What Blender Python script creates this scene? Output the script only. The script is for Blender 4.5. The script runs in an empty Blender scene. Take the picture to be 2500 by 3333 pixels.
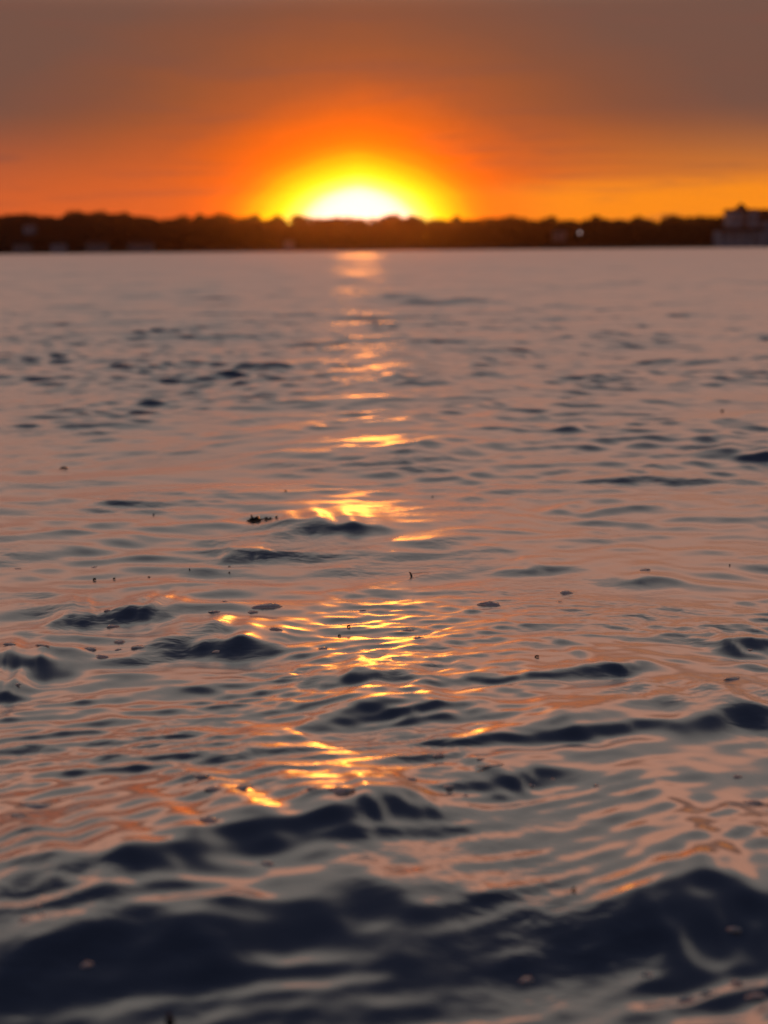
import bpy, bmesh, math, random
import numpy as np
from mathutils import Vector, Matrix

S = bpy.context.scene
C = S.collection
R = math.radians
random.seed(7)

# ---------------------------------------------------------------- camera
CAM_H = 0.45
PITCH = math.atan(855.5 / 4579.0)
ROLL = R(-0.52)
cam_d = bpy.data.cameras.new('camera')
cam = bpy.data.objects.new('camera', cam_d)
C.objects.link(cam)
S.camera = cam
cam_d.sensor_fit = 'VERTICAL'
cam_d.sensor_height = 24.0
cam_d.lens = 12.0 / (1666.5 / 4579.0)
cam_d.clip_start = 0.02
cam_d.clip_end = 5000
cam.matrix_world = (Matrix.Translation((0, 0, CAM_H)) @ Matrix.Rotation(math.pi / 2 - PITCH, 4, 'X')
                    @ Matrix.Rotation(ROLL, 4, 'Z'))
cam_d.dof.use_dof = True
cam_d.dof.focus_distance = 1.72
cam_d.dof.aperture_fstop = 3.3
cam_d.dof.aperture_blades = 0

# ---------------------------------------------------------------- sun, sky, exposure
SUN_AZ = R(-0.9)          # to the left of straight ahead (+Y)
SUN_EL = R(1.64)
sun_dir = Vector((math.sin(SUN_AZ) * math.cos(SUN_EL), math.cos(SUN_AZ) * math.cos(SUN_EL), math.sin(SUN_EL)))

S.view_settings.view_transform = 'Standard'
S.view_settings.look = 'None'
S.view_settings.gamma = 1.0
S.view_settings.exposure = 0.0
S.view_settings.use_curve_mapping = False
S.cycles.sample_clamp_direct = 6.0
S.cycles.sample_clamp_indirect = 3.0
S.cycles.max_bounces = 6
S.cycles.volume_bounces = 0

W = bpy.data.worlds.new('World')
S.world = W
W.use_nodes = True
nt = W.node_tree
for n in list(nt.nodes):
    nt.nodes.remove(n)


class NG:
    """small helper for building node graphs"""
    def __init__(self, tree):
        self.t = tree

    def node(self, kind, **kw):
        n = self.t.nodes.new(kind)
        for k, v in kw.items():
            setattr(n, k, v)
        return n

    def put(self, sock, v):
        if isinstance(v, bpy.types.NodeSocket):
            self.t.links.new(v, sock)
        else:
            sock.default_value = v

    def math(self, op, a, b=0.0, c=None, clamp=False):
        n = self.node('ShaderNodeMath', operation=op, use_clamp=clamp)
        self.put(n.inputs[0], a)
        self.put(n.inputs[1], b)
        if c is not None:
            self.put(n.inputs[2], c)
        return n.outputs[0]

    def smooth(self, v, lo, hi):
        n = self.node('ShaderNodeMapRange', interpolation_type='SMOOTHSTEP')
        self.put(n.inputs['Value'], v)
        n.inputs['From Min'].default_value = lo
        n.inputs['From Max'].default_value = hi
        return n.outputs[0]

    def mix(self, f, a, b, blend='MIX'):
        n = self.node('ShaderNodeMix', data_type='RGBA', blend_type=blend)
        n.clamp_result = False
        n.clamp_factor = True
        self.put(n.inputs[0], f)
        self.put(n.inputs[6], a)
        self.put(n.inputs[7], b)
        return n.outputs[2]

    def noise(self, vec, scale, detail=4.0, rough=0.5, dist=0.0):
        n = self.node('ShaderNodeTexNoise')
        self.put(n.inputs['Vector'], vec)
        n.inputs['Scale'].default_value = scale
        n.inputs['Detail'].default_value = detail
        n.inputs['Roughness'].default_value = rough
        n.inputs['Distortion'].default_value = dist
        return n.outputs['Fac']

    def curve(self, v, pts, lo, hi):
        """piecewise colour by value; colours may exceed one"""
        top = max(max(c) for _, c in pts)
        mr = self.node('ShaderNodeMapRange')
        self.put(mr.inputs['Value'], v)
        mr.inputs['From Min'].default_value = lo
        mr.inputs['From Max'].default_value = hi
        rp = self.node('ShaderNodeValToRGB')
        rp.color_ramp.interpolation = 'LINEAR'
        el = rp.color_ramp.elements
        while len(el) < len(pts):
            el.new(0.5)
        for e, (p, c) in zip(el, sorted(pts)):
            e.position = (p - lo) / (hi - lo)
            e.color = (c[0] / top, c[1] / top, c[2] / top, 1)
        self.t.links.new(mr.outputs[0], rp.inputs[0])
        vm = self.node('ShaderNodeVectorMath', operation='SCALE')
        self.t.links.new(rp.outputs[0], vm.inputs[0])
        vm.inputs['Scale'].default_value = top
        return vm.outputs[0]


g = NG(nt)
tc = g.node('ShaderNodeTexCoord')
sep = g.node('ShaderNodeSeparateXYZ')
nt.links.new(tc.outputs['Generated'], sep.inputs[0])
X, Y, Z = sep.outputs
DEG = 180 / math.pi
elev = g.math('MULTIPLY', g.math('ARCSINE', Z), DEG)
azim = g.math('MULTIPLY', g.math('ARCTAN2', X, Y), DEG)          # 0 straight ahead, + to the right
daz = g.math('SUBTRACT', azim, SUN_AZ * DEG)
absaz = g.math('ABSOLUTE', daz)
delv = g.math('SUBTRACT', elev, 1.15)
# thin streaks of cloud bend the bands of the glow a little
mp = g.node('ShaderNodeMapping')
nt.links.new(tc.outputs['Generated'], mp.inputs[0])
mp.inputs['Scale'].default_value = (1.0, 1.0, 7.0)
streak = g.noise(mp.outputs[0], 5.0, 5.0, 0.55, 0.4)
streak_c = g.math('SUBTRACT', streak, 0.5)
# glow: an ellipse of bands about the low sun, wider than high
ex = g.math('MULTIPLY', absaz, 0.55)
rr = g.math('POWER', g.math('ADD', g.math('POWER', ex, 1.55), g.math('POWER', g.math('ABSOLUTE', delv), 1.55)), 1 / 1.55)
rr = g.math('ADD', rr, g.math('MULTIPLY', g.math('MULTIPLY', streak_c, rr), 0.22))
glow = g.curve(rr, [
    (0.0, (3.0, 1.7, 1.1)), (0.8, (2.7, 1.55, 1.05)), (1.08, (2.4, 1.4, 0.85)), (1.4, (2.0, 1.2, 0.18)),
    (1.8, (2.0, 1.0, 0.01)), (2.3, (1.8, 0.54, 0.0)), (2.7, (1.5, 0.28, 0.0)), (3.1, (1.24, 0.165, 0.0)), (3.6, (0.96, 0.125, 0.002)),
    (4.3, (0.70, 0.107, 0.008)), (5.4, (0.41, 0.088, 0.024)), (6.7, (0.30, 0.083, 0.032)),
    (8.0, (0.222, 0.078, 0.043)), (10.0, (0.168, 0.08, 0.058)), (14.0, (0.16, 0.085, 0.066))], 0.0, 14.0)
# orange band along the horizon, strongest on the right of the sun
band_w = g.math('SUBTRACT', 1.0, g.smooth(elev, 0.8, 5.6))
band_az = g.math('SUBTRACT', 1.0, g.smooth(absaz, 18.0, 75.0))
band_col = g.mix(g.smooth(azim, 1.0, 15.0), (0.78, 0.130, 0.024, 1), (1.0, 0.27, 0.012, 1))
far_band = g.smooth(absaz, 2.5, 9.0)
glow = g.mix(g.math('MULTIPLY', g.math('MULTIPLY', band_w, band_az), g.math('MULTIPLY', far_band, 0.9)), glow, band_col)
strip = g.math('MULTIPLY', g.math('SUBTRACT', 1.0, g.smooth(g.math('ADD', elev, g.math('MULTIPLY', streak_c, 1.2)), 1.9, 3.0)),
               g.math('MULTIPLY', g.smooth(azim, 2.0, 8.0), g.math('SUBTRACT', 1.0, g.smooth(azim, 25.0, 60.0))))
glow = g.mix(g.math('MULTIPLY', strip, 0.75), glow, (1.05, 0.30, 0.01, 1))
# faint darker streaks of cloud, one denser scrap low on the left
mp3 = g.node('ShaderNodeMapping')
nt.links.new(tc.outputs['Generated'], mp3.inputs[0])
mp3.inputs['Scale'].default_value = (1.0, 1.0, 16.0)
wisp = g.smooth(g.noise(mp3.outputs[0], 6.5, 6.0, 0.6, 0.6), 0.50, 0.72)
cx = g.math('DIVIDE', g.math('ADD', azim, 15.2), 1.7)
cy = g.math('DIVIDE', g.math('SUBTRACT', elev, 3.55), 0.22)
scrap = g.math('SUBTRACT', 1.0, g.smooth(g.math('ADD', g.math('POWER', cx, 2.0), g.math('POWER', cy, 2.0)), 0.2, 1.0))
cover = g.math('MAXIMUM', g.math('MULTIPLY', wisp, 0.42), g.math('MULTIPLY', scrap, 0.34))
cover = g.math('MULTIPLY', cover, g.smooth(rr, 2.4, 4.5))
glow = g.mix(cover, glow, (0.20, 0.075, 0.055, 1))
# dusk sky away from the sun: mauve near the horizon
dusk = g.curve(elev, [(0.0, (0.12, 0.08, 0.075)), (8.0, (0.13, 0.085, 0.08)), (90.0, (0.12, 0.09, 0.085))], 0.0, 90.0)
base = g.mix(g.smooth(absaz, 22.0, 75.0), glow, dusk)
# upper sky: a sheet of peach lit cloud, grey above it, navy overhead
mp2 = g.node('ShaderNodeMapping')
nt.links.new(tc.outputs['Generated'], mp2.inputs[0])
mp2.inputs['Scale'].default_value = (1.0, 1.0, 2.6)
cl = g.noise(mp2.outputs[0], 3.4, 6.0, 0.55, 0.3)
el_w = g.math('ADD', elev, g.math('MULTIPLY', g.math('SUBTRACT', cl, 0.5), 17.0))
away = g.smooth(absaz, 26.0, 95.0)
peach = g.mix(away, (0.76, 0.365, 0.245, 1), (0.10, 0.085, 0.09, 1))
grey = g.mix(away, (0.255, 0.237, 0.22, 1), (0.05, 0.053, 0.062, 1))
navy = (0.022, 0.028, 0.055, 1)
up = g.mix(g.smooth(el_w, 18.0, 21.5), peach, grey)
up = g.mix(g.smooth(el_w, 25.5, 52.0), up, navy)
sky = g.mix(g.smooth(elev, 8.9, 12.5), base, up)
# clear-sky scattering underneath the cloud
nish = g.node('ShaderNodeTexSky', sky_type='NISHITA')
nish.sun_disc = False
nish.sun_elevation = SUN_EL
nish.sun_rotation = SUN_AZ
nish.dust_density = 3.0
bg1 = g.node('ShaderNodeBackground')
nt.links.new(nish.outputs[0], bg1.inputs[0])
bg1.inputs[1].default_value = 0.001
bg2 = g.node('ShaderNodeBackground')
nt.links.new(sky, bg2.inputs[0])
bg2.inputs[1].default_value = 1.0
addw = g.node('ShaderNodeAddShader')
nt.links.new(bg1.outputs[0], addw.inputs[0])
nt.links.new(bg2.outputs[0], addw.inputs[1])
wo = g.node('ShaderNodeOutputWorld')
nt.links.new(addw.outputs[0], wo.inputs[0])
W.cycles.sampling_method = 'MANUAL'
W.cycles.sample_map_resolution = 2048

sun_d = bpy.data.lights.new('sun', 'SUN')
sun_d.energy = 0.28
sun_d.angle = R(1.7)
sun_d.color = (1.0, 0.27, 0.025)
sun = bpy.data.objects.new('sun', sun_d)
C.objects.link(sun)
sun.rotation_euler = sun_dir.to_track_quat('Z', 'Y').to_euler()
sun.location = sun_dir * 50


# ---------------------------------------------------------------- helpers
CAM_M = cam.matrix_world.copy()


def ray(px, py):
    """direction of the view through a point of the 2500 x 3333 photograph"""
    d = Vector(((px - 1250.0) / 4579.0, (1666.5 - py) / 4579.0, -1.0))
    return (CAM_M.to_3x3() @ d).normalized()


def on_water(px, py, z=0.0):
    d = ray(px, py)
    t = (z - CAM_H) / d.z
    return d.x * t, d.y * t


def at_depth(px, py, y):
    d = ray(px, py)
    t = y / d.y
    return Vector((d.x * t, y, CAM_H + d.z * t))


def mat(name, col, rough=0.8, spec=0.3, noise=None, bump=0.0, ior=1.45, col2=None):
    m = bpy.data.materials.new(name)
    m.use_nodes = True
    b = m.node_tree.nodes['Principled BSDF']
    b.inputs['Roughness'].default_value = rough
    b.inputs['IOR'].default_value = ior
    b.inputs['Specular IOR Level'].default_value = spec
    b.inputs['Base Color'].default_value = (*col, 1)
    if noise:
        q = NG(m.node_tree)
        t = q.node('ShaderNodeTexCoord')
        f = q.noise(t.outputs['Object'], noise, 4.0, 0.6)
        c2 = col2 or tuple(c * 0.55 for c in col)
        m.node_tree.links.new(q.mix(q.smooth(f, 0.35, 0.65), (*col, 1), (*c2, 1)), b.inputs['Base Color'])
        if bump:
            bp = q.node('ShaderNodeBump')
            bp.inputs['Strength'].default_value = bump
            m.node_tree.links.new(f, bp.inputs['Height'])
            m.node_tree.links.new(bp.outputs[0], b.inputs['Normal'])
    return m


def link(o, parent=None, **props):
    C.objects.link(o)
    if parent:
        o.parent = parent
    for k, v in props.items():
        o[k] = v
    return o


def bm_obj(name, bm, m, parent=None, smooth=False, **props):
    me = bpy.data.meshes.new(name)
    bm.to_mesh(me)
    bm.free()
    if smooth:
        for p in me.polygons:
            p.use_smooth = True
    if m:
        me.materials.append(m)
    return link(bpy.data.objects.new(name, me), parent, **props)


# ---------------------------------------------------------------- water
rs = np.random.RandomState(11)
lam = np.concatenate([np.exp(rs.uniform(np.log(0.018), np.log(0.045), 55)), np.exp(rs.uniform(np.log(0.045), np.log(0.14), 55)),
                      np.exp(rs.uniform(np.log(0.14), np.log(0.5), 60)), np.exp(rs.uniform(np.log(0.5), np.log(4.0), 40))])
NCOMP = len(lam)
tiny, small, big = lam < 0.045, lam < 0.14, lam > 0.5
theta = np.where(small, R(-80), R(-73)) + rs.normal(0, 1, NCOMP) * np.where(small, R(32), R(20))
slope = np.where(tiny, 0.0105, np.where(small, 0.0072, np.where(big, 0.0045, 0.0066))) * rs.uniform(0.6, 1.4, NCOMP)
wdir = np.exp(-((theta - R(-58)) / R(20)) ** 2)       # waves near the shore line up with the swell
kk = 2 * np.pi / lam
amp = slope / kk * 1.414
kx, ky = kk * np.cos(theta), kk * np.sin(theta)
phs = rs.uniform(0, 2 * np.pi, NCOMP)


def vnoise(x, y, seed):
    """smooth value noise on a unit lattice"""
    r = np.random.RandomState(seed)
    t = r.uniform(-1, 1, (256, 256))
    xi, yi = np.floor(x).astype(int), np.floor(y).astype(int)
    fx, fy = x - xi, y - yi
    fx, fy = fx * fx * (3 - 2 * fx), fy * fy * (3 - 2 * fy)
    a, b = t[xi & 255, yi & 255], t[(xi + 1) & 255, yi & 255]
    c, d = t[xi & 255, (yi + 1) & 255], t[(xi + 1) & 255, (yi + 1) & 255]
    return (a * (1 - fx) + b * fx) * (1 - fy) + (c * (1 - fx) + d * fx) * fy


# single crests, most of them seen in the photograph: left end, right end (on the water), height, front run, back run
CRESTS = []


def crest(p0, p1, a, wf, wb, curl=0.0):
    CRESTS.append((on_water(*p0), on_water(*p1), a, wf, wb, curl))


# near swell, slanting up to the right
crest((-500, 3010), (1600, 2600), 0.026, 0.150, 0.22, 0.02)
crest((1750, 2900), (3000, 2840), 0.010, 0.100, 0.16, 0.02)
crest((-250, 3000), (700, 2800), 0.013, 0.034, 0.13, 0.01)
crest((420, 2870), (1380, 2640), 0.013, 0.034, 0.15, 0.01)
crest((250, 3060), (1750, 2880), 0.008, 0.034, 0.07, -0.01)
crest((-200, 3150), (900, 3040), 0.009, 0.036, 0.07)
crest((1000, 3060), (2300, 2990), 0.008, 0.038, 0.08)
crest((1850, 2900), (2800, 2850), 0.010, 0.046, 0.16, 0.02)
crest((2000, 2990), (2700, 2960), 0.009, 0.035, 0.06)
crest((-700, 3190), (1500, 3090), 0.013, 0.100, 0.08)  # wide low wave added to darken the bottom left water
crest((1050, 2690), (1450, 2655), 0.007, 0.020, 0.06)
crest((1450, 2600), (1850, 2520), 0.006, 0.018, 0.08)
# broad swell behind it with a smooth grey face, and its thin crest climbing to the right edge
crest((900, 2480), (3000, 2270), 0.015, 0.170, 0.30, -0.02)
crest((1250, 2440), (1800, 2436), 0.0045, 0.012, 0.10, -0.008)
crest((1680, 2432), (2230, 2380), 0.007, 0.014, 0.11, -0.010)
crest((2150, 2385), (2800, 2300), 0.013, 0.030, 0.12)
crest((930, 2226), (1420, 2232), 0.006, 0.014, 0.10)
crest((1480, 2238), (1900, 2216), 0.0045, 0.012, 0.11, -0.01)
crest((1820, 2212), (2180, 2172), 0.006, 0.015, 0.12)
crest((930, 2345), (1560, 2318), 0.010, 0.032, 0.10)
crest((480, 2082), (960, 2086), 0.013, 0.032, 0.10, 0.01)
crest((150, 2012), (340, 2000), 0.010, 0.028, 0.09)
crest((330, 1994), (580, 2000), 0.011, 0.028, 0.10)
crest((-150, 2165), (290, 2140), 0.013, 0.036, 0.09)
crest((-150, 2232), (110, 2222), 0.012, 0.034, 0.07)
crest((500, 2500), (1050, 2482), 0.005, 0.015, 0.07)
crest((880, 1738), (1290, 1722), 0.013, 0.032, 0.16, 0.01)
crest((700, 1740), (1800, 1715), 0.013, 0.16, 0.30)  # broad back slope added to spread the glints above this crest
crest((600, 1475), (1750, 1462), 0.022, 0.34, 0.50)  # swell added so its back slope catches glints of the sun
crest((600, 1240), (1800, 1230), 0.040, 0.65, 0.95)  # another added swell, its back tilted to mirror the sun glow
crest((690, 1808), (920, 1806), 0.008, 0.028, 0.08)
crest((1560, 1856), (1900, 1836), 0.005, 0.020, 0.10)
crest((1900, 1876), (2300, 1886), 0.0055, 0.022, 0.10)
crest((2230, 1482), (2750, 1492), 0.014, 0.036, 0.16)
crest((1850, 1552), (2450, 1560), 0.010, 0.038, 0.15)
crest((730, 1202), (970, 1200), 0.020, 0.060, 0.22)
crest((640, 1250), (900, 1244), 0.012, 0.055, 0.18)
crest((1170, 1256), (1370, 1252), 0.016, 0.055, 0.20)
crest((1570, 988), (2130, 1010), 0.020, 0.11, 0.35)
crest((1960, 1172), (2400, 1190), 0.015, 0.07, 0.25)
crest((1750, 1250), (2130, 1245), 0.013, 0.06, 0.20)
crest((2250, 2092), (2560, 2088), 0.007, 0.024, 0.10)


def waves(x, y, spacing):
    """height, sideways pull and lost slope variance of the water at x, y"""
    h = np.zeros_like(x)
    dx = np.zeros_like(x)
    dy = np.zeros_like(x)
    lost = np.zeros_like(x)
    smin = float(spacing.min())
    wx = x + 0.05 * vnoise(x * 1.7, y * 1.7, 1) + 0.012 * vnoise(x * 7, y * 7, 2)
    wy = y + 0.05 * vnoise(x * 1.7, y * 1.7, 3) + 0.012 * vnoise(x * 7, y * 7, 4)
    patch = np.clip(0.75 + 0.9 * vnoise(x * 1.1 + 3, y * 0.9, 5), 0.15, 1.6)
    patch_s = np.clip(0.8 + 1.2 * vnoise(x * 2.6 + 9, y * 2.1 + 5, 6), 0.3, 1.8)
    patch_t = np.clip(0.1 + 2.4 * vnoise(x * 3.4 + 2, y * 2.4 + 1, 7), 0.22, 2.0)
    rad_ = np.sqrt(x * x + y * y)
    fr = np.clip((rad_ - 1.7) / 3.2, 0, 1)
    far_up = 1 + 2.0 * fr
    patch = patch * (1 - 0.75 * fr) + 0.75 * fr * 0.9
    patch_s = patch_s * (1 - 0.6 * fr) + 0.6 * fr * 0.9
    surf = np.clip((1.65 - rad_) / 0.6, 0, 1)
    shoal = np.clip((1.35 - rad_) / 0.35, 0, 1)
    c0, c1 = on_water(2080, 2610)
    calm = 1 - 0.75 * np.exp(-((x - c0) / 0.26) ** 2 - ((y - c1) / 0.16) ** 2)
    patch = patch * (1 + 0.45 * fr) * calm
    patch_s = patch_s * calm
    patch_t = patch_t * calm
    patch_s = patch_s * (far_up + 0.35 * shoal)
    patch_t = np.maximum(patch_t, 0.9 * shoal) * (1 + 0.5 * shoal)
    near = np.clip((np.sqrt(x * x + y * y) - 1.5) / 6.0, 0, 1)
    for i in range(NCOMP):
        lost_i = slope[i] ** 2
        if lam[i] / smin < 2.5:
            lost += lost_i
            continue
        w = np.clip((lam[i] / spacing - 2.5) / 3.0, 0, 1)
        m = patch_t if tiny[i] else (patch_s if small[i] else (patch * (1 + 0.45 * near) if big[i] else patch))
        m = m * (1 - surf * (1 - (0.30 + (1.9 if small[i] else 0.95) * wdir[i])))
        p = kx[i] * wx + ky[i] * wy + phs[i]
        a = amp[i] * w * m
        h += a * np.cos(p)
        s = np.sin(p) * a
        dx -= s * math.cos(theta[i]) * 0.8
        dy -= s * math.sin(theta[i]) * 0.8
        lost += lost_i * (1 - w * w)
    for (a0, b0), (a1, b1), a, wf, wb, curl in CRESTS:
        L = math.hypot(a1 - a0, b1 - b0)
        tx, ty = (a1 - a0) / L, (b1 - b0) / L
        cx, cy = (a0 + a1) / 2, (b0 + b1) / 2
        u = ((x - cx) * tx + (y - cy) * ty) / (L / 2)
        v = -(x - cx) * ty + (y - cy) * tx
        sel = (np.abs(u) < 1.6) & (v > -4 * wf) & (v < 4 * wb)
        if not sel.any():
            continue
        us, vs = u[sel], v[sel]
        wk = min(wf, 0.034)
        vs = vs + curl * (us * us) + 0.3 * wk * vnoise(us * 5 + 7 * a * 1000, vs * 30, 8) + 0.25 * wk * np.sin(us * 5 + a * 500)
        prof = np.where(vs < 0, np.exp(-(vs / wf) ** 2), np.exp(-(vs / wb) ** 2))
        trough = -0.35 * np.exp(-((vs + 2.0 * wf) / (1.1 * wf)) ** 2)
        env = np.exp(-(np.abs(us) / 0.85) ** 3) * (0.85 + (0.35 if wf < 0.06 else 0.1) * vnoise(us * 4 + a * 900, vs * 4 + 2.5, 9))
        h[sel] += a * env * (prof + trough)
    return h, dx, dy, lost


def height_at(x, y):
    hx = np.array([x]); hy = np.array([y])
    return float(waves(hx, hy, np.full(1, 0.004))[0][0])


def build_water():
    apex = -0.4
    rows, ratios = [0.55], []
    while rows[-1] < 470:
        s = rows[-1]
        r_ = 0.0022 if s < 22 else (0.0034 if s < 60 else 0.008)
        rows.append(s * (1 + r_))
    s = np.array(rows)
    t = np.concatenate([np.linspace(-1.0, -0.66, 12), np.linspace(-0.64, 0.64, 470), np.linspace(0.66, 1.0, 12)])
    nr, nc = len(s), len(t)
    x = (s[:, None] * t[None, :])
    y = np.repeat((s + apex)[:, None], nc, 1)
    sp = np.repeat((np.gradient(s))[:, None], nc, 1)
    sp = np.maximum(sp, np.abs(np.gradient(x, axis=1)) * 0.8)
    parts = []
    for i in range(0, nr, 60):
        sl = slice(i, min(nr, i + 60))
        parts.append(waves(x[sl].ravel().astype(np.float32), y[sl].ravel().astype(np.float32), sp[sl].ravel().astype(np.float32)))
    h, dx, dy, lost = (np.concatenate([p[j] for p in parts]) for j in range(4))
    fade = np.clip((s - 380) / 60.0, 0, 1)
    h = h * (1 - np.repeat(fade[:, None], nc, 1).ravel())
    co = np.stack([x.ravel() + dx, y.ravel() + dy, h], 1).astype(np.float32)
    idx = np.arange(nr * nc).reshape(nr, nc)
    q = np.stack([idx[:-1, :-1], idx[:-1, 1:], idx[1:, 1:], idx[1:, :-1]], -1).reshape(-1, 4)
    me = bpy.data.meshes.new('water')
    me.vertices.add(len(co))
    me.vertices.foreach_set('co', co.ravel())
    me.loops.add(q.size)
    me.loops.foreach_set('vertex_index', q.ravel().astype(np.int32))
    me.polygons.add(len(q))
    me.polygons.foreach_set('loop_start', np.arange(0, q.size, 4, dtype=np.int32))
    me.polygons.foreach_set('loop_total', np.full(len(q), 4, dtype=np.int32))
    me.update()
    me.validate()
    me.polygons.foreach_set('use_smooth', np.ones(len(q), dtype=bool))
    at = me.attributes.new('lost', 'FLOAT', 'POINT')
    at.data.foreach_set('value', np.sqrt(lost).astype(np.float32))
    print('water', nr, nc, nr * nc)
    m = bpy.data.materials.new('water')
    m.use_nodes = True
    q_ = NG(m.node_tree)
    L = m.node_tree.links
    b = m.node_tree.nodes['Principled BSDF']
    b.inputs['Base Color'].default_value = (0.004, 0.006, 0.012, 1)
    b.inputs['Roughness'].default_value = 0.6
    b.inputs['Specular IOR Level'].default_value = 0.0
    gl = q_.node('ShaderNodeBsdfGlossy')
    gl.inputs['Color'].default_value = (0.97, 0.97, 0.97, 1)
    a_ = q_.node('ShaderNodeAttribute', attribute_name='lost')
    ro = q_.math('SQRT', q_.math('MULTIPLY_ADD', a_.outputs['Fac'], 1.1, 0.010))
    L.new(ro, gl.inputs['Roughness'])
    lw = q_.node('ShaderNodeLayerWeight')
    lw.inputs['Blend'].default_value = 0.5
    fac = q_.math('MULTIPLY_ADD', q_.math('POWER', lw.outputs['Facing'], 1.7), 0.80, 0.20, clamp=True)
    gl2 = q_.node('ShaderNodeBsdfGlossy')          # wind-ruffled film of ripples too fine to model
    gl2.inputs['Color'].default_value = (0.97, 0.97, 0.97, 1)
    gl2.inputs['Roughness'].default_value = 0.36
    mg = q_.node('ShaderNodeMixShader')
    mg.inputs[0].default_value = 0.27
    L.new(gl.outputs[0], mg.inputs[1])
    L.new(gl2.outputs[0], mg.inputs[2])
    mx = q_.node('ShaderNodeMixShader')
    L.new(fac, mx.inputs[0])
    L.new(b.outputs[0], mx.inputs[1])
    L.new(mg.outputs[0], mx.inputs[2])
    L.new(mx.outputs[0], m.node_tree.nodes['Material Output'].inputs['Surface'])
    geo = q_.node('ShaderNodeNewGeometry')
    mpp = q_.node('ShaderNodeMapping')
    mpp.inputs['Scale'].default_value = (0.6, 1.0, 1.0)
    L.new(geo.outputs['Position'], mpp.inputs[0])
    n1 = q_.noise(mpp.outputs[0], 60.0, 2.0, 0.5, 0.3)
    msk = q_.smooth(q_.noise(geo.outputs['Position'], 3.2, 2.0, 0.5), 0.42, 0.68)
    bp = q_.node('ShaderNodeBump')
    L.new(q_.math('MULTIPLY', n1, msk), bp.inputs['Height'])
    bp.inputs['Strength'].default_value = 1.0
    bp.inputs['Distance'].default_value = 0.0032
    L.new(bp.outputs[0], gl.inputs['Normal'])
    L.new(bp.outputs[0], lw.inputs['Normal'])
    me.materials.append(m)
    return link(bpy.data.objects.new('water', me), None, kind='structure')


build_water()

# ---------------------------------------------------------------- far shore
SHORE_Y = 450.0
SKY = [(-700, 690), (-300, 686), (0, 690), (75, 688), (163, 692), (200, 698), (233, 677), (260, 681), (325, 681), (369, 687), (401, 684),
       (466, 692), (504, 700), (523, 698), (548, 702), (597, 692), (629, 697), (651, 691), (673, 700), (716, 684), (781, 690),
       (803, 697), (830, 693), (857, 706), (890, 698), (903, 695), (927, 702), (952, 693), (984, 692), (1017, 699),
       (1060, 698), (1120, 695), (1174, 700), (1234, 695), (1272, 690), (1299, 690), (1315, 700), (1342, 695), (1386, 699),
       (1451, 705), (1486, 698), (1505, 708), (1581, 698), (1600, 698), (1665, 693), (1708, 699), (1746, 706), (1795, 697),
       (1817, 707), (1893, 706), (1939, 697), (1980, 704), (2056, 706), (2077, 699), (2110, 702), (2148, 702), (2175, 690),
       (2322, 695), (2354, 690), (2440, 690), (2500, 682), (2800, 684), (3200, 690)]


def skyline(px):
    return float(np.interp(px, [a for a, b in SKY], [b for a, b in SKY]))


def build_shore():
    bm = bmesh.new()
    prev = None
    for i in range(141):
        px = -1700 + 5900 * i / 140
        x = at_depth(px, 810, SHORE_Y).x
        prof = [(-6, -1.5), (-1.0, -0.05), (1.0, 0.6), (6, 1.3 + 0.3 * math.sin(i * 0.9)), (16, 2.0), (50, 4.0), (75, 4.0)]
        row = [bm.verts.new((x, SHORE_Y + a + 1.2 * math.sin(i * 0.37), b)) for a, b in prof]
        if prev:
            for j in range(len(row) - 1):
                bm.faces.new((prev[j], row[j], row[j + 1], prev[j + 1]))
        prev = row
    return bm_obj('far_shore', bm, mat('shore_earth', (0.05, 0.04, 0.03), 0.95, 0.1, 0.3), smooth=True, kind='structure')


build_shore()

leaf_m = mat('leaf_dark', (0.026, 0.022, 0.014), 0.9, 0.05, 0.15, col2=(0.038, 0.028, 0.016))
bark_m = mat('bark', (0.03, 0.024, 0.018), 0.95, 0.1, 0.4)


def add_cards(V, F, c, rad, n, size, rnd, squash=0.8):
    for _ in range(n):
        while True:
            p = (rnd.uniform(-1, 1), rnd.uniform(-1, 1), rnd.uniform(-1, 1))
            r = p[0] ** 2 + p[1] ** 2 + p[2] ** 2
            if 0.2 < r < 1:
                break
        p = Vector((p[0] * rad + c[0], p[1] * rad + c[1], p[2] * rad * squash + c[2]))
        a = Vector((rnd.gauss(0, 1), rnd.gauss(0, 1), rnd.gauss(0, 1))).normalized()
        b = a.cross(Vector((rnd.gauss(0, 1), rnd.gauss(0, 1), rnd.gauss(0, 1)))).normalized()
        s = size * rnd.uniform(0.5, 1.3)
        k = len(V)
        V += [p - a * s - b * s * 0.5, p + a * s * 0.2 - b * s * 0.7, p + a * s + b * s * 0.3, p - a * s * 0.1 + b * s * 0.7]
        F.append((k, k + 1, k + 2, k + 3))


def build_wood():
    rnd = random.Random(3)
    V, F = [], []
    for i in range(1500):
        px = -1500 + 5500 * rnd.random()
        d = SHORE_Y + rnd.uniform(10, 34)
        top = at_depth(px, skyline(px) + 9, d).z - rnd.uniform(0.0, 0.5) - (0 if d > SHORE_Y + 20 else rnd.uniform(0, 6))
        x = at_depth(px, 700, d).x
        rad = rnd.uniform(1.4, 2.4)
        z = top - rad * 0.8
        add_cards(V, F, (x, d, z), rad, 34, 0.6, rnd)
        while z > 2.8:
            z -= rad * 1.2
            add_cards(V, F, (x + rnd.uniform(-1, 1), d + rnd.uniform(-1, 1), max(z, 2.0)), rad * 1.2, 16, 1.3, rnd)
    me = bpy.data.meshes.new('woodland')
    me.from_pydata([tuple(v) for v in V], [], F)
    me.materials.append(leaf_m)
    return link(bpy.data.objects.new('woodland', me), None, kind='stuff',
                label='dark wooded ridge along the far shore below the setting sun', category='woodland')


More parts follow.
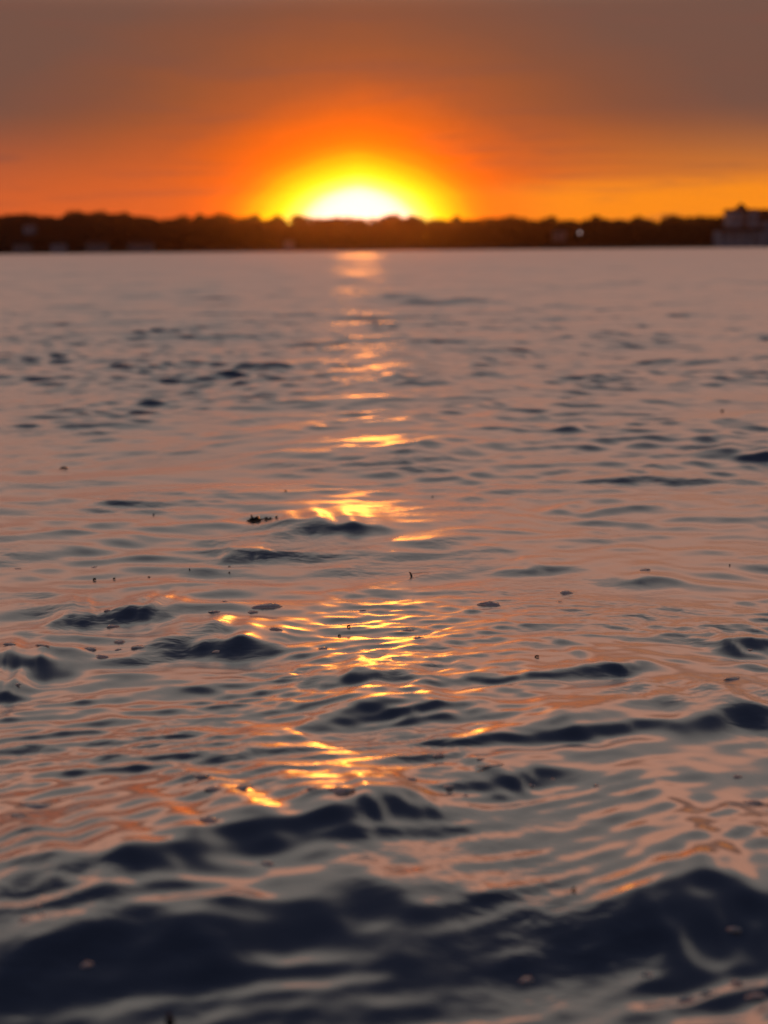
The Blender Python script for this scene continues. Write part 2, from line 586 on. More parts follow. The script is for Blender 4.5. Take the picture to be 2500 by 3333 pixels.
build_wood()


def tube(bm, pts, radii, seg=7, cap=True):
    """tapered tube through points"""
    rings = []
    for i, p in enumerate(pts):
        p = Vector(p)
        a = Vector(pts[min(i + 1, len(pts) - 1)]) - Vector(pts[max(i - 1, 0)])
        a.normalize()
        u = a.cross(Vector((0.31, 0.9, 0.17))).normalized()
        v = a.cross(u)
        rings.append([bm.verts.new(p + (u * math.cos(t) + v * math.sin(t)) * radii[i])
                      for t in (2 * math.pi * k / seg for k in range(seg))])
    for r0, r1 in zip(rings, rings[1:]):
        for k in range(seg):
            bm.faces.new((r0[k], r0[(k + 1) % seg], r1[(k + 1) % seg], r1[k]))
    if cap:
        bm.faces.new(rings[-1])
        bm.faces.new(rings[0][::-1])


def skyline_tree(px, wpx, label, seed):
    rnd = random.Random(seed)
    d = SHORE_Y + 27 + rnd.uniform(-3, 3)
    tip = at_depth(px, skyline(px) + 3, d)
    m_px = d / 4579.0
    base = Vector((tip.x, d, 2.6))
    hgt = tip.z - base.z
    rad = wpx * 1.25 * m_px / 2
    root = bpy.data.objects.new('shore_tree', None)
    root.location = base
    link(root, None, label=label, category='tree', group='trees standing proud of the wooded ridge')
    bm = bmesh.new()
    tube(bm, [(0, 0, -0.4), (0.1, 0, hgt * 0.4), (-0.1, 0.1, hgt * 0.75)], [0.34, 0.24, 0.08])
    for k in range(5):
        t = rnd.uniform(0, 6.28)
        z0 = hgt * rnd.uniform(0.4, 0.65)
        tube(bm, [(0, 0, z0), (math.cos(t) * rad * 0.4, math.sin(t) * rad * 0.4, z0 + hgt * 0.1),
                  (math.cos(t) * rad * 0.75, math.sin(t) * rad * 0.75, z0 + hgt * 0.2)], [0.12, 0.08, 0.03], 5)
    bm_obj('trunk', bm, bark_m, root, True)
    V, F = [], []
    lobes = [(rad * 0.2, 0, hgt - rad * 0.5, rad * 0.55), (-rad * 0.25, 0, hgt - rad * 0.56, rad * 0.55)]
    for k in range(7):
        t = rnd.uniform(0, 6.28)
        lobes.append((math.cos(t) * rad * 0.5, math.sin(t) * rad * 0.5, hgt - rad * rnd.uniform(0.75, 1.9), rad * rnd.uniform(0.42, 0.6)))
    for x, y, z, r in lobes:
        add_cards(V, F, (x, y, z), r, 75, 0.42, rnd, 0.85)
    me = bpy.data.meshes.new('crown')
    me.from_pydata([tuple(v) for v in V], [], F)
    me.materials.append(leaf_m)
    link(bpy.data.objects.new('crown', me), root)


TREES = [
    (75, 70, 'low broad tree crown on the skyline nearest the left edge'),
    (240, 60, 'steep-sided tree crown, tallest on the left part of the skyline'),
    (325, 55, 'flat-topped tree joined to the right side of the tallest left-hand tree'),
    (401, 45, 'low tree knob on the skyline above the boathouse farthest from the left edge'),
    (597, 50, 'rounded tree midway between the tallest left-hand tree and the sun glow'),
    (651, 34, 'small pointed tree beside a dip, left of the wide hump'),
    (722, 62, 'wide humped tree left of where the yellow glow begins'),
    (830, 34, 'small tree just left of the notch where the yellow glow begins'),
    (903, 34, 'little tree knob under the left end of the yellow glow'),
    (968, 50, 'double-headed tree under the yellow glow, left of the white sun'),
    (1120, 70, 'flat tree crown under the left half of the white sun glare'),
    (1285, 46, 'tree with a squared top under the right half of the white sun glare'),
    (1342, 36, 'small tree at the right rim of the white sun glare'),
    (1486, 30, 'isolated pointed tree at the right end of the yellow glow'),
    (1590, 56, 'rounded tree right of the last notch in the yellow glow'),
    (1665, 46, 'tree on the skyline up and left of the lit lamp, beyond the glow'),
    (1795, 44, 'tree with a steep right side just left of the lit lamp'),
    (1939, 36, 'small peaked tree just right of the lit lamp'),
    (2077, 36, 'low tree knob halfway between the lit lamp and the gabled house'),
    (2180, 60, 'broad tree where the ridge steps up before the gabled house'),
    (2300, 60, 'level-topped tree left of the gabled house'),
    (2490, 70, 'tree rising behind the right wing of the gabled house'),
]
for i, (px, w, lb) in enumerate(TREES):
    skyline_tree(px, w, lb, 100 + i)


# ---------------------------------------------------------------- houses on the far shore
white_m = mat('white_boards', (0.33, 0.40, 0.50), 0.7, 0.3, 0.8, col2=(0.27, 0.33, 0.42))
grey_m = mat('grey_boards', (0.30, 0.30, 0.33), 0.75, 0.3, 0.8)
roof_m = mat('roof_shingle', (0.045, 0.042, 0.042), 0.9, 0.2, 1.5)
glass_m = mat('window_glass', (0.02, 0.022, 0.026), 0.08, 0.5)
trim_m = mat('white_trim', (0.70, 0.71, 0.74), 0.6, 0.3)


def add_box(bm, lo, hi):
    v = [bm.verts.new((x, y, z)) for x in (lo[0], hi[0]) for y in (lo[1], hi[1]) for z in (lo[2], hi[2])]
    for f in ((0, 1, 3, 2), (4, 6, 7, 5), (0, 4, 5, 1), (2, 3, 7, 6), (0, 2, 6, 4), (1, 5, 7, 3)):
        bm.faces.new([v[i] for i in f])


def box(name, lo, hi, m, parent, **kw):
    bm = bmesh.new()
    add_box(bm, lo, hi)
    return bm_obj(name, bm, m, parent, **kw)


def gable(name, x0, x1, y0, y1, z0, z1, m, parent, along='y', over=0.3):
    """pitched roof as a solid prism, the ridge along x or y"""
    bm = bmesh.new()
    x0, x1, y0, y1 = x0 - over, x1 + over, y0 - over, y1 + over
    if along == 'y':
        c = [(x0, z0), ((x0 + x1) / 2, z1), (x1, z0)]
        a = [bm.verts.new((p, y0, q)) for p, q in c]
        b = [bm.verts.new((p, y1, q)) for p, q in c]
    else:
        c = [(y0, z0), ((y0 + y1) / 2, z1), (y1, z0)]
        a = [bm.verts.new((x0, p, q)) for p, q in c]
        b = [bm.verts.new((x1, p, q)) for p, q in c]
    bm.faces.new(a)
    bm.faces.new(b[::-1])
    for i in range(3):
        j = (i + 1) % 3
        bm.faces.new((a[i], b[i], b[j], a[j]))
    return bm_obj(name, bm, m, parent)


def window(x, z, w, h, y, parent):
    """framed window on a wall that faces the water (-Y)"""
    f = box('window', (x - w / 2 - 0.08, y - 0.06, z - h / 2 - 0.08), (x + w / 2 + 0.08, y + 0.02, z + h / 2 + 0.08), trim_m, parent)
    box('pane', (x - w / 2, y - 0.075, z - h / 2), (x + w / 2, y - 0.045, z + h / 2), glass_m, f)
    return f


def small_house(name, px, py0, py1, wpx, y, wall, along, label, wins, cat='house', roof=0.4):
    a, b = at_depth(px, py1, y), at_depth(px, py0, y)
    w = wpx * y / 4579.0
    root = bpy.data.objects.new(name, None)
    root.location = (a.x, y, a.z)
    link(root, None, label=label, category=cat)
    hh = b.z - a.z
    hw = hh * (1 - roof)
    box('wall', (-w / 2, 0, -1.0), (w / 2, 4.5, hw), wall, root)
    gable('roof', -w / 2, w / 2, 0, 4.5, hw + 0.003, hh, roof_m, root, along)
    n = len(wins)
    for k, (fx, fz, ww, wh) in enumerate(wins):
        window(fx * w, fz * hw, ww, wh, 0, root)
    box('door', (w * 0.36 - 0.4, -0.05, -0.2), (w * 0.36 + 0.4, 0.02, min(1.9, hw * 0.85)), grey_m, root)
    return root


small_house('hillside_house', 95, 722, 752, 38, 459.0, white_m, 'y', 'pale house up the wooded slope near the left edge', [(-0.2, 0.5, 0.8, 0.9)])
small_house('boathouse', 68, 786, 815, 52, 446.5, grey_m, 'x', 'faint grey boathouse at the waterline nearest the left edge', [(-0.25, 0.55, 0.7, 0.7)], 'boathouse')
small_house('boathouse', 188, 782, 815, 44, 446.5, white_m, 'y', 'narrow pale boathouse at the waterline under the tallest left-hand tree', [(-0.1, 0.55, 0.8, 0.8)], 'boathouse')
small_house('boathouse', 312, 783, 814, 66, 446.5, grey_m, 'x', 'wide grey boathouse at the waterline, between two other boathouses', [(-0.3, 0.55, 0.8, 0.8), (0.05, 0.55, 0.8, 0.8)], 'boathouse')
small_house('boathouse', 455, 785, 813, 80, 447.0, grey_m, 'x', 'low long boathouse at the waterline, farthest from the left edge', [(-0.33, 0.55, 0.8, 0.8), (0.0, 0.55, 0.8, 0.8)], 'boathouse')
small_house('shed', 940, 774, 800, 28, 447.0, white_m, 'y', 'small bluish shed by the water left of the sun', [(-0.15, 0.6, 0.6, 0.7)], 'shed')
small_house('hillside_house', 1822, 738, 775, 40, 458.0, grey_m, 'y', 'dim gabled cottage among the trees left of the lit lamp', [(-0.2, 0.5, 0.7, 0.9)])


def big_house():
    y = 446.0
    m = y / 4579.0
    o = at_depth(2413, 792, y)
    root = bpy.data.objects.new('gabled_house', None)
    root.location = o
    link(root, None, label='large pale house with a steep pointed gable at the right end of the shore', category='house')

    def X(px):
        return (px - 2413) * m

    def Zz(py):
        return (792 - py) * m
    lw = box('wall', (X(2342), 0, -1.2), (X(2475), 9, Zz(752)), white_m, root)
    for px in (2358, 2385, 2412, 2440):
        window(X(px), Zz(769), 0.9, 1.4, 0, root)
    box('door', (X(2459) - 0.5, -0.06, -0.3), (X(2459) + 0.5, 0.02, 2.2), grey_m, root)
    # porch roof between the storeys, on posts
    bm = bmesh.new()
    c = [(-2.0, Zz(754)), (-2.0, Zz(752)), (0.6, Zz(739)), (0.6, Zz(754))]
    a = [bm.verts.new((X(2336), p, q)) for p, q in c]
    b = [bm.verts.new((X(2478), p, q)) for p, q in c]
    bm.faces.new(a)
    bm.faces.new(b[::-1])
    for i in range(4):
        j = (i + 1) % 4
        bm.faces.new((a[i], b[i], b[j], a[j]))
    bm_obj('porch_roof', bm, roof_m, root)
    for px in (2340, 2374, 2407, 2440, 2474):
        box('porch_post', (X(px) - 0.09, -1.9, -1.2), (X(px) + 0.09, -1.72, Zz(754) - 0.003), trim_m, root)
    # two tall bays with a shaded recess between them
    box('recessed_wall', (X(2409), 1.0, Zz(752) + 0.003), (X(2434), 8.5, Zz(694)), grey_m, root)
    window(X(2421.5), Zz(722), 0.9, 1.7, 1.0, root)
    for x0, x1 in ((2376, 2409), (2434, 2464)):
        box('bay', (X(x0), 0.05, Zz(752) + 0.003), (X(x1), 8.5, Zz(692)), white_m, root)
        window(X((x0 + x1) / 2), Zz(716), 0.8, 1.6, 0.05, root)
    gable('roof', X(2372), X(2468), 0.0, 8.5, Zz(692) + 0.004, Zz(683), roof_m, root, 'x', 0.35)
    # pointed turret roof over the left bay and the recess
    bm = bmesh.new()
    pts = [(X(2388), -0.2, Zz(692) + 0.02), (X(2440), -0.2, Zz(692) + 0.02), (X(2440), 5.0, Zz(692) + 0.02), (X(2388), 5.0, Zz(692) + 0.02)]
    v = [bm.verts.new(p) for p in pts]
    t = bm.verts.new((X(2414), 2.4, Zz(664)))
    for i in range(4):
        bm.faces.new((v[i], v[(i + 1) % 4], t))
    bm.faces.new(v[::-1])
    sp = bm_obj('pointed_gable', bm, roof_m, root)
    bm = bmesh.new()
    tube(bm, [(X(2414), 2.4, Zz(664.5)), (X(2414), 2.4, Zz(657))], [0.12, 0.02], 6)
    bm_obj('finial', bm, trim_m, sp)
    # right wing, running out of the picture
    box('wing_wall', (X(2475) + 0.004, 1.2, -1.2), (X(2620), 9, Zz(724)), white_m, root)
    gable('wing_roof', X(2475) + 0.35, X(2620), 1.2, 9, Zz(724) + 0.003, Zz(684), roof_m, root, 'x', 0.3)
    for px in (2492, 2530, 2570):
        window(X(px), Zz(746), 0.9, 1.5, 1.2, root)


big_house()


def shore_lamp():
    y = 452.0
    p = at_depth(1887, 757, y)
    root = bpy.data.objects.new('shore_lamp', None)
    root.location = (p.x, y, 0.9)
    link(root, None, label='small lit lamp on a post before the dark trees, right of centre', category='lamp')
    bm = bmesh.new()
    tube(bm, [(0, 0, -0.4), (0, 0, p.z - 0.9 - 0.3)], [0.07, 0.05], 8)
    bm_obj('post', bm, mat('lamp_post', (0.05, 0.05, 0.05), 0.5, 0.4), root)
    bm = bmesh.new()
    bmesh.ops.create_uvsphere(bm, u_segments=16, v_segments=10, radius=0.3)
    bmesh.ops.translate(bm, verts=bm.verts, vec=(0, 0, p.z - 0.9))
    m = mat('lamp_globe', (0.8, 0.75, 0.75), 0.4)
    b = m.node_tree.nodes['Principled BSDF']
    b.inputs['Emission Color'].default_value = (1.0, 0.80, 0.80, 1)
    b.inputs['Emission Strength'].default_value = 1.3
    bm_obj('globe', bm, m, root, True)
    bm = bmesh.new()
    tube(bm, [(0, 0, p.z - 0.9 + 0.27), (0, 0, p.z - 0.9 + 0.36)], [0.2, 0.05], 10)
    bm_obj('cap', bm, roof_m, root)


shore_lamp()

# ---------------------------------------------------------------- hazy evening air
def build_haze():
    bm = bmesh.new()
    add_box(bm, (-600, -12, -2.6), (600, 545, 17.5))
    m = bpy.data.materials.new('haze')
    m.use_nodes = True
    t = m.node_tree
    for n in list(t.nodes):
        if n.type != 'OUTPUT_MATERIAL':
            t.nodes.remove(n)
    pv = t.nodes.new('ShaderNodeVolumePrincipled')
    pv.inputs['Color'].default_value = (0.95, 0.64, 0.52, 1)
    pv.inputs['Density'].default_value = 0.0002
    pv.inputs['Anisotropy'].default_value = 0.94
    t.links.new(pv.outputs[0], t.nodes['Material Output'].inputs['Volume'])
    return bm_obj('haze', bm, m, None, kind='stuff', label='thin warm evening haze over the water', category='haze')


build_haze()

# ---------------------------------------------------------------- things afloat
def afloat(px, py):
    """point of the water surface seen at that place in the photograph"""
    z = 0.0
    q = None
    for _ in range(3):
        x, y = on_water(px, py, z)
        if q is None:
            sx, sy = x, y
        ax, ay = np.array([sx], dtype=np.float32), np.array([sy], dtype=np.float32)
        h, dx, dy, _l = waves(ax, ay, np.full(1, 0.004, dtype=np.float32))
        sx, sy = x - float(dx[0]), y - float(dy[0])
        z = float(h[0])
        q = (x, y, z)
    return Vector(q)


froth_m = mat('froth', (0.88, 0.94, 0.98), 0.3, 0.5, 180.0, 0.4, col2=(0.80, 0.86, 0.92))
_t = froth_m.node_tree
_p = _t.nodes['Principled BSDF']
_p.inputs['Subsurface Weight'].default_value = 1.0
_p.inputs['Subsurface Radius'].default_value = (1.0, 1.0, 1.0)
_p.inputs['Subsurface Scale'].default_value = 0.02
_tr = _t.nodes.new('ShaderNodeBsdfTranslucent')
_tr.inputs['Color'].default_value = (0.9, 0.9, 0.9, 1)
_mx = _t.nodes.new('ShaderNodeMixShader')
_mx.inputs[0].default_value = 0.25
_t.links.new(_t.nodes['Principled BSDF'].outputs[0], _mx.inputs[1])
_t.links.new(_tr.outputs[0], _mx.inputs[2])
_gl = _t.nodes.new('ShaderNodeBsdfGlossy')
_gl.inputs['Roughness'].default_value = 0.16
_mx2 = _t.nodes.new('ShaderNodeMixShader')
_mx2.inputs[0].default_value = 0.38
_t.links.new(_mx.outputs[0], _mx2.inputs[1])
_t.links.new(_gl.outputs[0], _mx2.inputs[2])
_t.links.new(_mx2.outputs[0], _t.nodes['Material Output'].inputs['Surface'])
bub_m = bpy.data.materials.new('bubble_film')
bub_m.use_nodes = True
_b = bub_m.node_tree.nodes['Principled BSDF']
_b.inputs['Base Color'].default_value = (0.75, 0.76, 0.78, 1)
_b.inputs['Roughness'].default_value = 0.06
_b.inputs['IOR'].default_value = 2.6
_q = NG(bub_m.node_tree)
_lw = _q.node('ShaderNodeLayerWeight')
_lw.inputs['Blend'].default_value = 0.45
bub_m.node_tree.links.new(_q.math('MULTIPLY_ADD', _lw.outputs['Facing'], 0.8, 0.05, clamp=True), _b.inputs['Alpha'])


def dome_mesh():
    bm = bmesh.new()
    bmesh.ops.create_uvsphere(bm, u_segments=12, v_segments=8, radius=1.0)
    bmesh.ops.delete(bm, geom=[v for v in bm.verts if v.co.z < -0.45], context='VERTS')
    me = bpy.data.meshes.new('bubble')
    bm.to_mesh(me)
    bm.free()
    for p in me.polygons:
        p.use_smooth = True
    me.materials.append(bub_m)
    return me


DOME = dome_mesh()


def foam(px, py, wpx, label, seed, thick=1.0, long_=1.0, bubbles=None):
    rnd = random.Random(seed)
    p = afloat(px, py)
    dist = math.sqrt(p.x ** 2 + p.y ** 2 + CAM_H ** 2)
    w = wpx / 4579.0 * dist
    root = bpy.data.objects.new('foam_clump', None)
    root.location = p
    root.rotation_euler.z = rnd.uniform(-0.25, 0.25)
    link(root, None, label=label, category='foam', group='foam clumps floating on the water')
    # froth: a low lumpy pad with an uneven rim
    bm = bmesh.new()
    n, m = 20, 5
    dep = w * 0.62 / long_
    ph = [rnd.uniform(0, 6.28) for _ in range(6)]
    hgt = w * 0.10 * thick / long_
    c = bm.verts.new((0, 0, hgt))
    rings = []
    for j in range(1, m + 1):
        r = j / m
        ring = []
        for i in range(n):
            t = 2 * math.pi * i / n
            e = 1 + 0.16 * math.sin(2 * t + ph[0]) + 0.12 * math.sin(3 * t + ph[1]) + 0.09 * math.sin(5 * t + ph[2]) + rnd.uniform(-0.05, 0.05)
            z = hgt * (1 - r ** 3) * (0.85 + 0.3 * rnd.random()) - (0.25 * hgt if j == m else 0)
            ring.append(bm.verts.new((math.cos(t) * r * e * w * 0.46, math.sin(t) * r * e * dep * 0.46, z)))
        rings.append(ring)
    for i in range(n):
        bm.faces.new((c, rings[0][i], rings[0][(i + 1) % n]))
        for a, b in zip(rings, rings[1:]):
            bm.faces.new((a[i], b[i], b[(i + 1) % n], a[(i + 1) % n]))
    bm.faces.new(rings[-1][::-1])
    bm_obj('froth', bm, froth_m, root, True)
    nb = bubbles if bubbles is not None else (4 if wpx < 30 else (8 if wpx < 60 else 18))
    for k in range(nb):
        t = rnd.uniform(0, 6.28)
        r = math.sqrt(rnd.random()) * 0.40
        s = w / long_ * rnd.choice([0.035, 0.045, 0.06, 0.07, 0.10]) * (0.8 if wpx > 80 else 1.1) * thick
        o = bpy.data.objects.new('bubble', DOME)
        o.location = (math.cos(t) * r * w, math.sin(t) * r * dep, hgt * 0.6 * (1 - (r / 0.46) ** 2))
        o.scale = (s, s, s * 0.85)
        link(o, root)


FOAM = [
    (870, 1975, 115, 'longest foam raft, studded with bubbles, left of the sun glitter in mid-water', 1.1, 1.4),
    (823, 1993, 42, 'small foam clump tucked under the longest bubble-studded raft', 1, 1),
    (699, 1992, 42, 'flat foam clump a little left of the longest bubble-studded raft', 0.8, 1),
    (895, 2051, 45, 'domed foam clump below the longest raft, above a long dark wave face', 1.2, 1),
    (733, 1960, 22, 'tiny bubble cluster up and left of the longest bubble-studded raft', 1, 1),
    (350, 1992, 28, 'dark bubble cluster perched on the crest of the upper left dark wave', 1.3, 1),
    (367, 2038, 45, 'foam clump sliding down the face of the upper left dark wave', 1, 1),
    (390, 2090, 46, 'foam clump with a bright top, at the left end of the long dark wave face', 1.1, 1),
    (452, 2106, 62, 'palest, flattest foam patch below the left end of the long dark wave face', 0.6, 1),
    (385, 2115, 28, 'small flat bubble pair between two larger left-hand clumps', 0.8, 1),
    (291, 2114, 52, 'dark-fronted foam clump, widest of the left-hand group', 1.1, 1),
    (333, 2139, 45, 'foam clump with two big bubbles, lowest of the left-hand group', 1.3, 1),
    (137, 2113, 52, 'thin flat foam strip left of the left-hand group', 0.6, 1.6),
    (33, 2108, 40, 'foam clump at the left edge, level with the thin flat strip', 1, 1),
    (55, 2220, 30, 'small foam clump at the left edge under the dark wave face', 1, 1),
    (58, 1852, 28, 'flat bubble cluster highest up at the left edge', 0.8, 1),
    (307, 1846, 22, 'tiny bubble cluster high on the left, right of the one at the edge', 0.8, 1),
    (707, 2119, 38, 'foam clump just below the long dark wave face', 1, 1),
    (1052, 2113, 38, 'foam clump between the long dark wave face and the glitter path', 1, 1),
    (1180, 1988, 24, 'tiny flat bubble cluster left of the glitter path, in peach water', 0.8, 1),
    (1330, 2048, 46, 'foam clump in the glitter path, upper of a close pair', 1, 1),
    (1362, 2082, 46, 'foam clump in the glitter path, lower of a close pair', 0.9, 1),
    (1595, 1968, 80, 'L-shaped bubbly foam raft right of the glitter path', 1.3, 1.15),
    (1842, 1930, 52, 'domed bubbly foam clump right of the L-shaped raft', 1.3, 1),
    (1822, 1958, 18, 'tiny bubble pair just below the domed right-hand clump', 1, 1),
    (2100, 1854, 42, 'pale flat foam patch highest up on the right', 0.6, 1),
    (2440, 2117, 22, 'small bubble cluster near the right edge above the smooth grey slope', 1, 1),
    (2385, 2220, 64, 'pale foam patch on the smooth water near the right edge', 0.8, 1.2),
    (1428, 2470, 48, 'foam clump with an orange-lit rim below the long bright crest', 1, 1),
    (1566, 2483, 28, 'small foam clump just right of the orange-rimmed one', 1, 1),
    (1598, 2500, 86, 'long thin pale foam smear under the small right-hand clump', 0.4, 2.0),
    (1339, 2544, 48, 'oval foam clump on grey water, left of a pair of dark bubbles', 1.1, 1),
    (1458, 2560, 42, 'dark-sided bubble clump, larger of a pair on grey water', 1.2, 1),
    (1514, 2578, 24, 'dark bubble, smaller and lower of a pair on grey water', 1.3, 1),
    (1727, 2532, 26, 'small bright foam dot above a slanting dark wave line', 1, 1),
    (1800, 2520, 18, 'tiny bubble cluster right of the bright dot above the slanting wave line', 1, 1),
    (1942, 2552, 22, 'lone small bubble on the broad smooth grey slope', 1.2, 1),
    (2400, 2527, 36, 'foam clump near the right edge, above the peach reflection', 1.1, 1),
    (2445, 2613, 72, 'wide pale foam patch lying in the peach reflection by the right edge', 0.7, 1.2),
    (128, 2628, 165, 'widest foam raft, long and blurred, low at the left', 0.8, 2.0),
    (63, 2678, 62, 'blurred pale foam patch just below the widest raft', 0.6, 1.2),
    (655, 2557, 56, 'blurred pale foam patch at the left end of the lowest bright streak', 0.7, 1),
    (695, 2592, 60, 'blurred foam clump under the lowest bright streak, left of a twin', 0.9, 1),
    (780, 2587, 90, 'blurred orange-topped foam clump, right of its twin under the bright streak', 0.9, 1.3),
    (1022, 2600, 50, 'blurred small orange-lit foam patch between two larger clumps', 0.7, 1),
    (1110, 2605, 100, 'bulky blurred foam clump with a bright orange edge, below the streak end', 1.2, 1.2),
    (680, 2685, 66, 'blurred dark-sided foam mound above the near breaking crest', 1.3, 1),
    (868, 2748, 56, 'blurred pale foam blob on the back of the near crest', 0.9, 1),
    (280, 3072, 46, 'blurred pale foam blob in the darkest water at the lower left', 1, 1),
    (120, 2922, 28, 'blurred small pale blob at the lower left, topmost of three', 1, 1),
    (138, 2950, 28, 'blurred small pale blob at the lower left, middle of three', 1, 1),
    (80, 2983, 42, 'blurred pale blob at the lower left, largest and lowest of three', 1, 1),
    (2390, 3037, 46, 'blurred dark bubble at the lower right beside the dark wave', 1.2, 1),
    (2395, 3195, 42, 'blurred dark bubble at the lower right, above the corner cluster', 1.3, 1),
    (2235, 3253, 56, 'darkest blurred bubble near the bottom, left of the corner cluster', 1.4, 1),
    (2302, 3240, 40, 'blurred grey foam blob just right of the darkest bottom bubble', 1, 1),
    (2460, 3245, 62, 'blurred foam clump in the lower right corner', 1, 1),
    (2108, 3182, 40, 'blurred faint foam blob near the bottom, above the darkest bubble', 1, 1),
    (1713, 3200, 52, 'blurred pale upright foam blob low in the dark middle water', 1, 1),
]
for i, (px, py, w, lb, th, lo) in enumerate(FOAM):
    foam(px, py, w, lb, 500 + i, th, lo)

weed_m = mat('wet_weed', (0.012, 0.009, 0.007), 0.35, 0.4, 90.0)
twig_m = mat('wet_twig', (0.02, 0.013, 0.01), 0.5, 0.4, 120.0)
red_m = mat('rusty_tip', (0.16, 0.03, 0.012), 0.6, 0.3, 90.0)


def px_m(p):
    return math.sqrt(p.x ** 2 + p.y ** 2 + CAM_H ** 2) / 4579.0


def floating_weed():
    p = afloat(828, 1690)
    m = px_m(p)
    root = bpy.data.objects.new('floating_weed', None)
    root.location = p
    link(root, None, label='dark tangled sprig of weed floating left of the bright yellow glitter', category='weed')
    rnd = random.Random(5)
    bm = bmesh.new()
    for k in range(9):
        a = Vector((rnd.uniform(-22, 8) * m, rnd.uniform(-30, 30) * m, 2 * m))
        tube(bm, [a, a + Vector((rnd.uniform(4, 16) * m, rnd.uniform(-20, 20) * m, rnd.uniform(2, 8) * m)),
                  a + Vector((rnd.uniform(12, 26) * m, rnd.uniform(-30, 30) * m, 1 * m))], [2.6 * m, 3.0 * m, 1.2 * m], 6)
    bm_obj('clump', bm, weed_m, root, True)
    for pts, r in (([(-24, 0, 2), (0, 0, 3), (30, 8, 5), (62, 10, 4), (100, 6, 1)], 2.2),
                   ([(-2, 0, 3), (-8, 6, 12), (-11, 6, 20)], 3.4),
                   ([(32, 8, 4), (38, 8, 10), (44, 8, 9)], 3.0),
                   ([(46, 9, 3), (52, 9, 10), (55, 9, 8)], 2.6),
                   ([(68, 10, -4), (70, 10, 8), (73, 10, 16)], 4.0)):
        bm = bmesh.new()
        tube(bm, [tuple(c * m for c in q) for q in pts], [r * m] * (len(pts) - 1) + [r * m * 0.5], 7)
        bm_obj('stem', bm, weed_m, root, True)


floating_weed()


def twig():
    p = afloat(1338, 1876)
    m = px_m(p)
    root = bpy.data.objects.new('twig', None)
    root.location = p
    link(root, None, label='short dark hooked twig end poking up through the water near the middle', category='twig')
    bm = bmesh.new()
    tube(bm, [(3 * m, 0, -6 * m), (1 * m, 0, 3 * m), (-1 * m, 0, 9 * m), (-3 * m, 0, 13 * m), (-7 * m, 0, 14 * m)],
         [3.2 * m, 3.4 * m, 3.0 * m, 2.4 * m, 1.2 * m], 8)
    bm_obj('stub', bm, twig_m, root, True)
    bm = bmesh.new()
    tube(bm, [(-1 * m, 0, 9 * m), (20 * m, 12 * m, 8 * m), (60 * m, 40 * m, 5 * m)], [1.0 * m, 0.8 * m, 0.5 * m], 6)
    bm_obj('stem', bm, twig_m, root, True)


twig()


def reed_tip():
    p = afloat(553, 3330)
    m = px_m(p)
    root = bpy.data.objects.new('reed_stub', None)
    root.location = p
    link(root, None, label='blurred black pointed stub with a reddish tip at the bottom edge', category='reed')
    bm = bmesh.new()
    tube(bm, [(0, 0, -30 * m), (0, 0, 0), (0, 0, 14 * m), (-1 * m, 0, 24 * m)], [26 * m, 17 * m, 10 * m, 5 * m], 10)
    bm_obj('stalk', bm, weed_m, root, True)
    bm = bmesh.new()
    tube(bm, [(-1 * m, 0, 22 * m), (-1 * m, 0, 31 * m), (-1 * m, 0, 35 * m)], [7.5 * m, 6.5 * m, 2 * m], 10)
    bm_obj('tip', bm, red_m, root, True)


reed_tip()


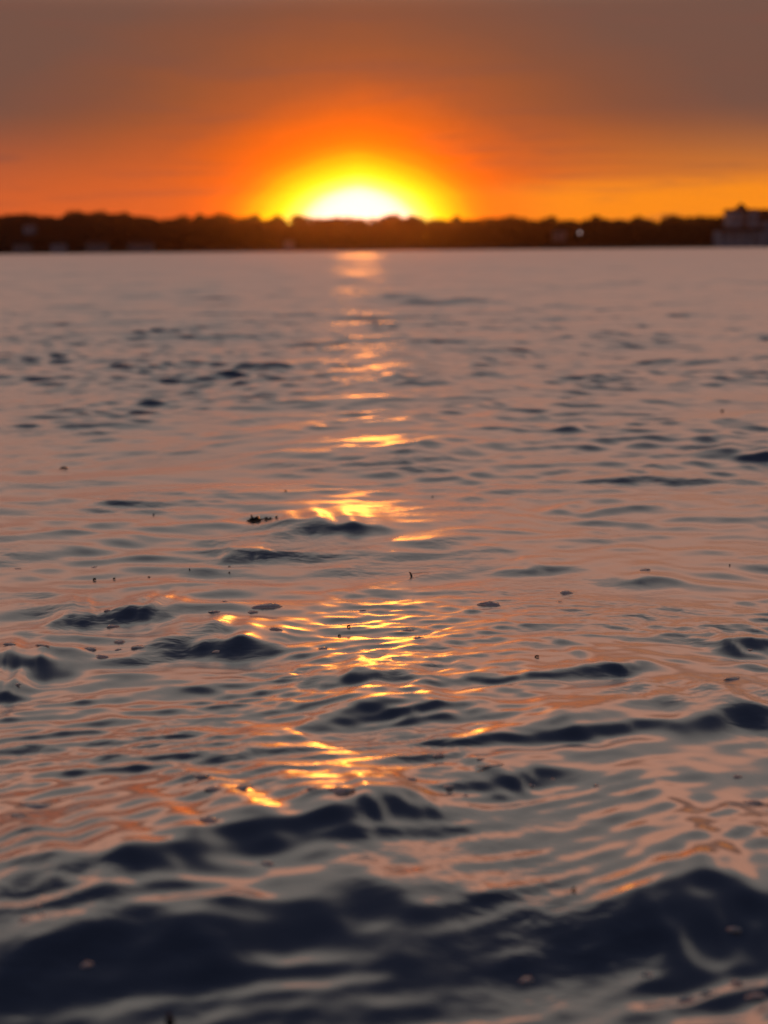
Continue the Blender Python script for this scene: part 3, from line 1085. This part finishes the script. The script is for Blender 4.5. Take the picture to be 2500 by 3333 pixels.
def fleck(px, py, w, h, label, seed, lean=0.2):
    """scrap of drifting weed: a bent blade with a thicker middle and a side bud"""
    rnd = random.Random(seed)
    p = afloat(px, py + h / 2)
    m = px_m(p)
    w, h = w * 0.62, h * (0.35 if h > w else 0.7)
    root = bpy.data.objects.new('weed_scrap', None)
    root.location = p
    link(root, None, label=label, category='weed', group='scraps of weed drifting on the water')
    bm = bmesh.new()
    if h > w:
        pts = [(0, 0, -3), (w * 0.1, 0, h * 0.4), (-w * 0.15, 0, h * 0.75), (w * lean, 0, h)]
    else:
        pts = [(-w / 2, 0, 0.5), (-w * 0.15, w * 0.2, h * 0.6), (w * 0.2, -w * 0.1, h * 0.7), (w / 2, w * 0.1, 0.5)]
    k = min(w, h) * 0.42
    tube(bm, [tuple(c * m for c in q) for q in pts], [k * m * 0.7, k * m, k * m * 0.9, k * m * 0.3], 7)
    bm_obj('blade', bm, weed_m, root, True)
    bm = bmesh.new()
    tube(bm, [(0, 0, h * 0.3 * m), (w * 0.3 * m, -w * 0.2 * m, h * 0.8 * m), (w * 0.45 * m, -w * 0.2 * m, h * 0.9 * m)],
         [k * 0.6 * m, k * 0.7 * m, k * 0.3 * m], 6)
    bm_obj('bud', bm, weed_m, root, True)


FLECKS = [
    (930, 1595, 11, 13, 'dark round scrap above and right of the floating weed sprig'),
    (208, 1521, 40, 11, 'flat dark scrap far out on the left, in peach water'),
    (500, 1668, 9, 18, 'tiny upright dark scrap left of the floating weed sprig'),
    (308, 1882, 14, 12, 'dark scrap on the left, below the tiny high bubble cluster'),
    (372, 1880, 12, 8, 'dark scrap right of a like one on the left, under grey water'),
    (485, 1873, 12, 6, 'flat dark scrap on the thin orange line at the left'),
    (617, 1848, 8, 16, 'upright dark sprig on grey water left of centre'),
    (747, 1840, 14, 5, 'flat dark scrap on grey water right of the upright sprig'),
    (747, 1868, 10, 6, 'small dark scrap below the flat one on grey water'),
    (1135, 2038, 16, 10, 'dark scrap beside the glitter path, upper of two'),
    (1105, 2066, 14, 8, 'dark scrap beside the glitter path, lower of two'),
    (1748, 2138, 22, 9, 'dark two-lobed scrap on the orange glitter right of centre'),
    (2375, 1835, 7, 14, 'upright dark speck far right on peach water'),
    (2350, 1336, 14, 14, 'blurred dark scrap far out on the right'),
    (1868, 2893, 18, 14, 'blurred dark speck at the end of a thin peach streak, lower right'),
    (1408, 1612, 9, 10, 'dark speck right of the brightest yellow glitter'),
]
for i, (px, py, w, h, lb) in enumerate(FLECKS):
    fleck(px, py, w, h, lb, 900 + i)
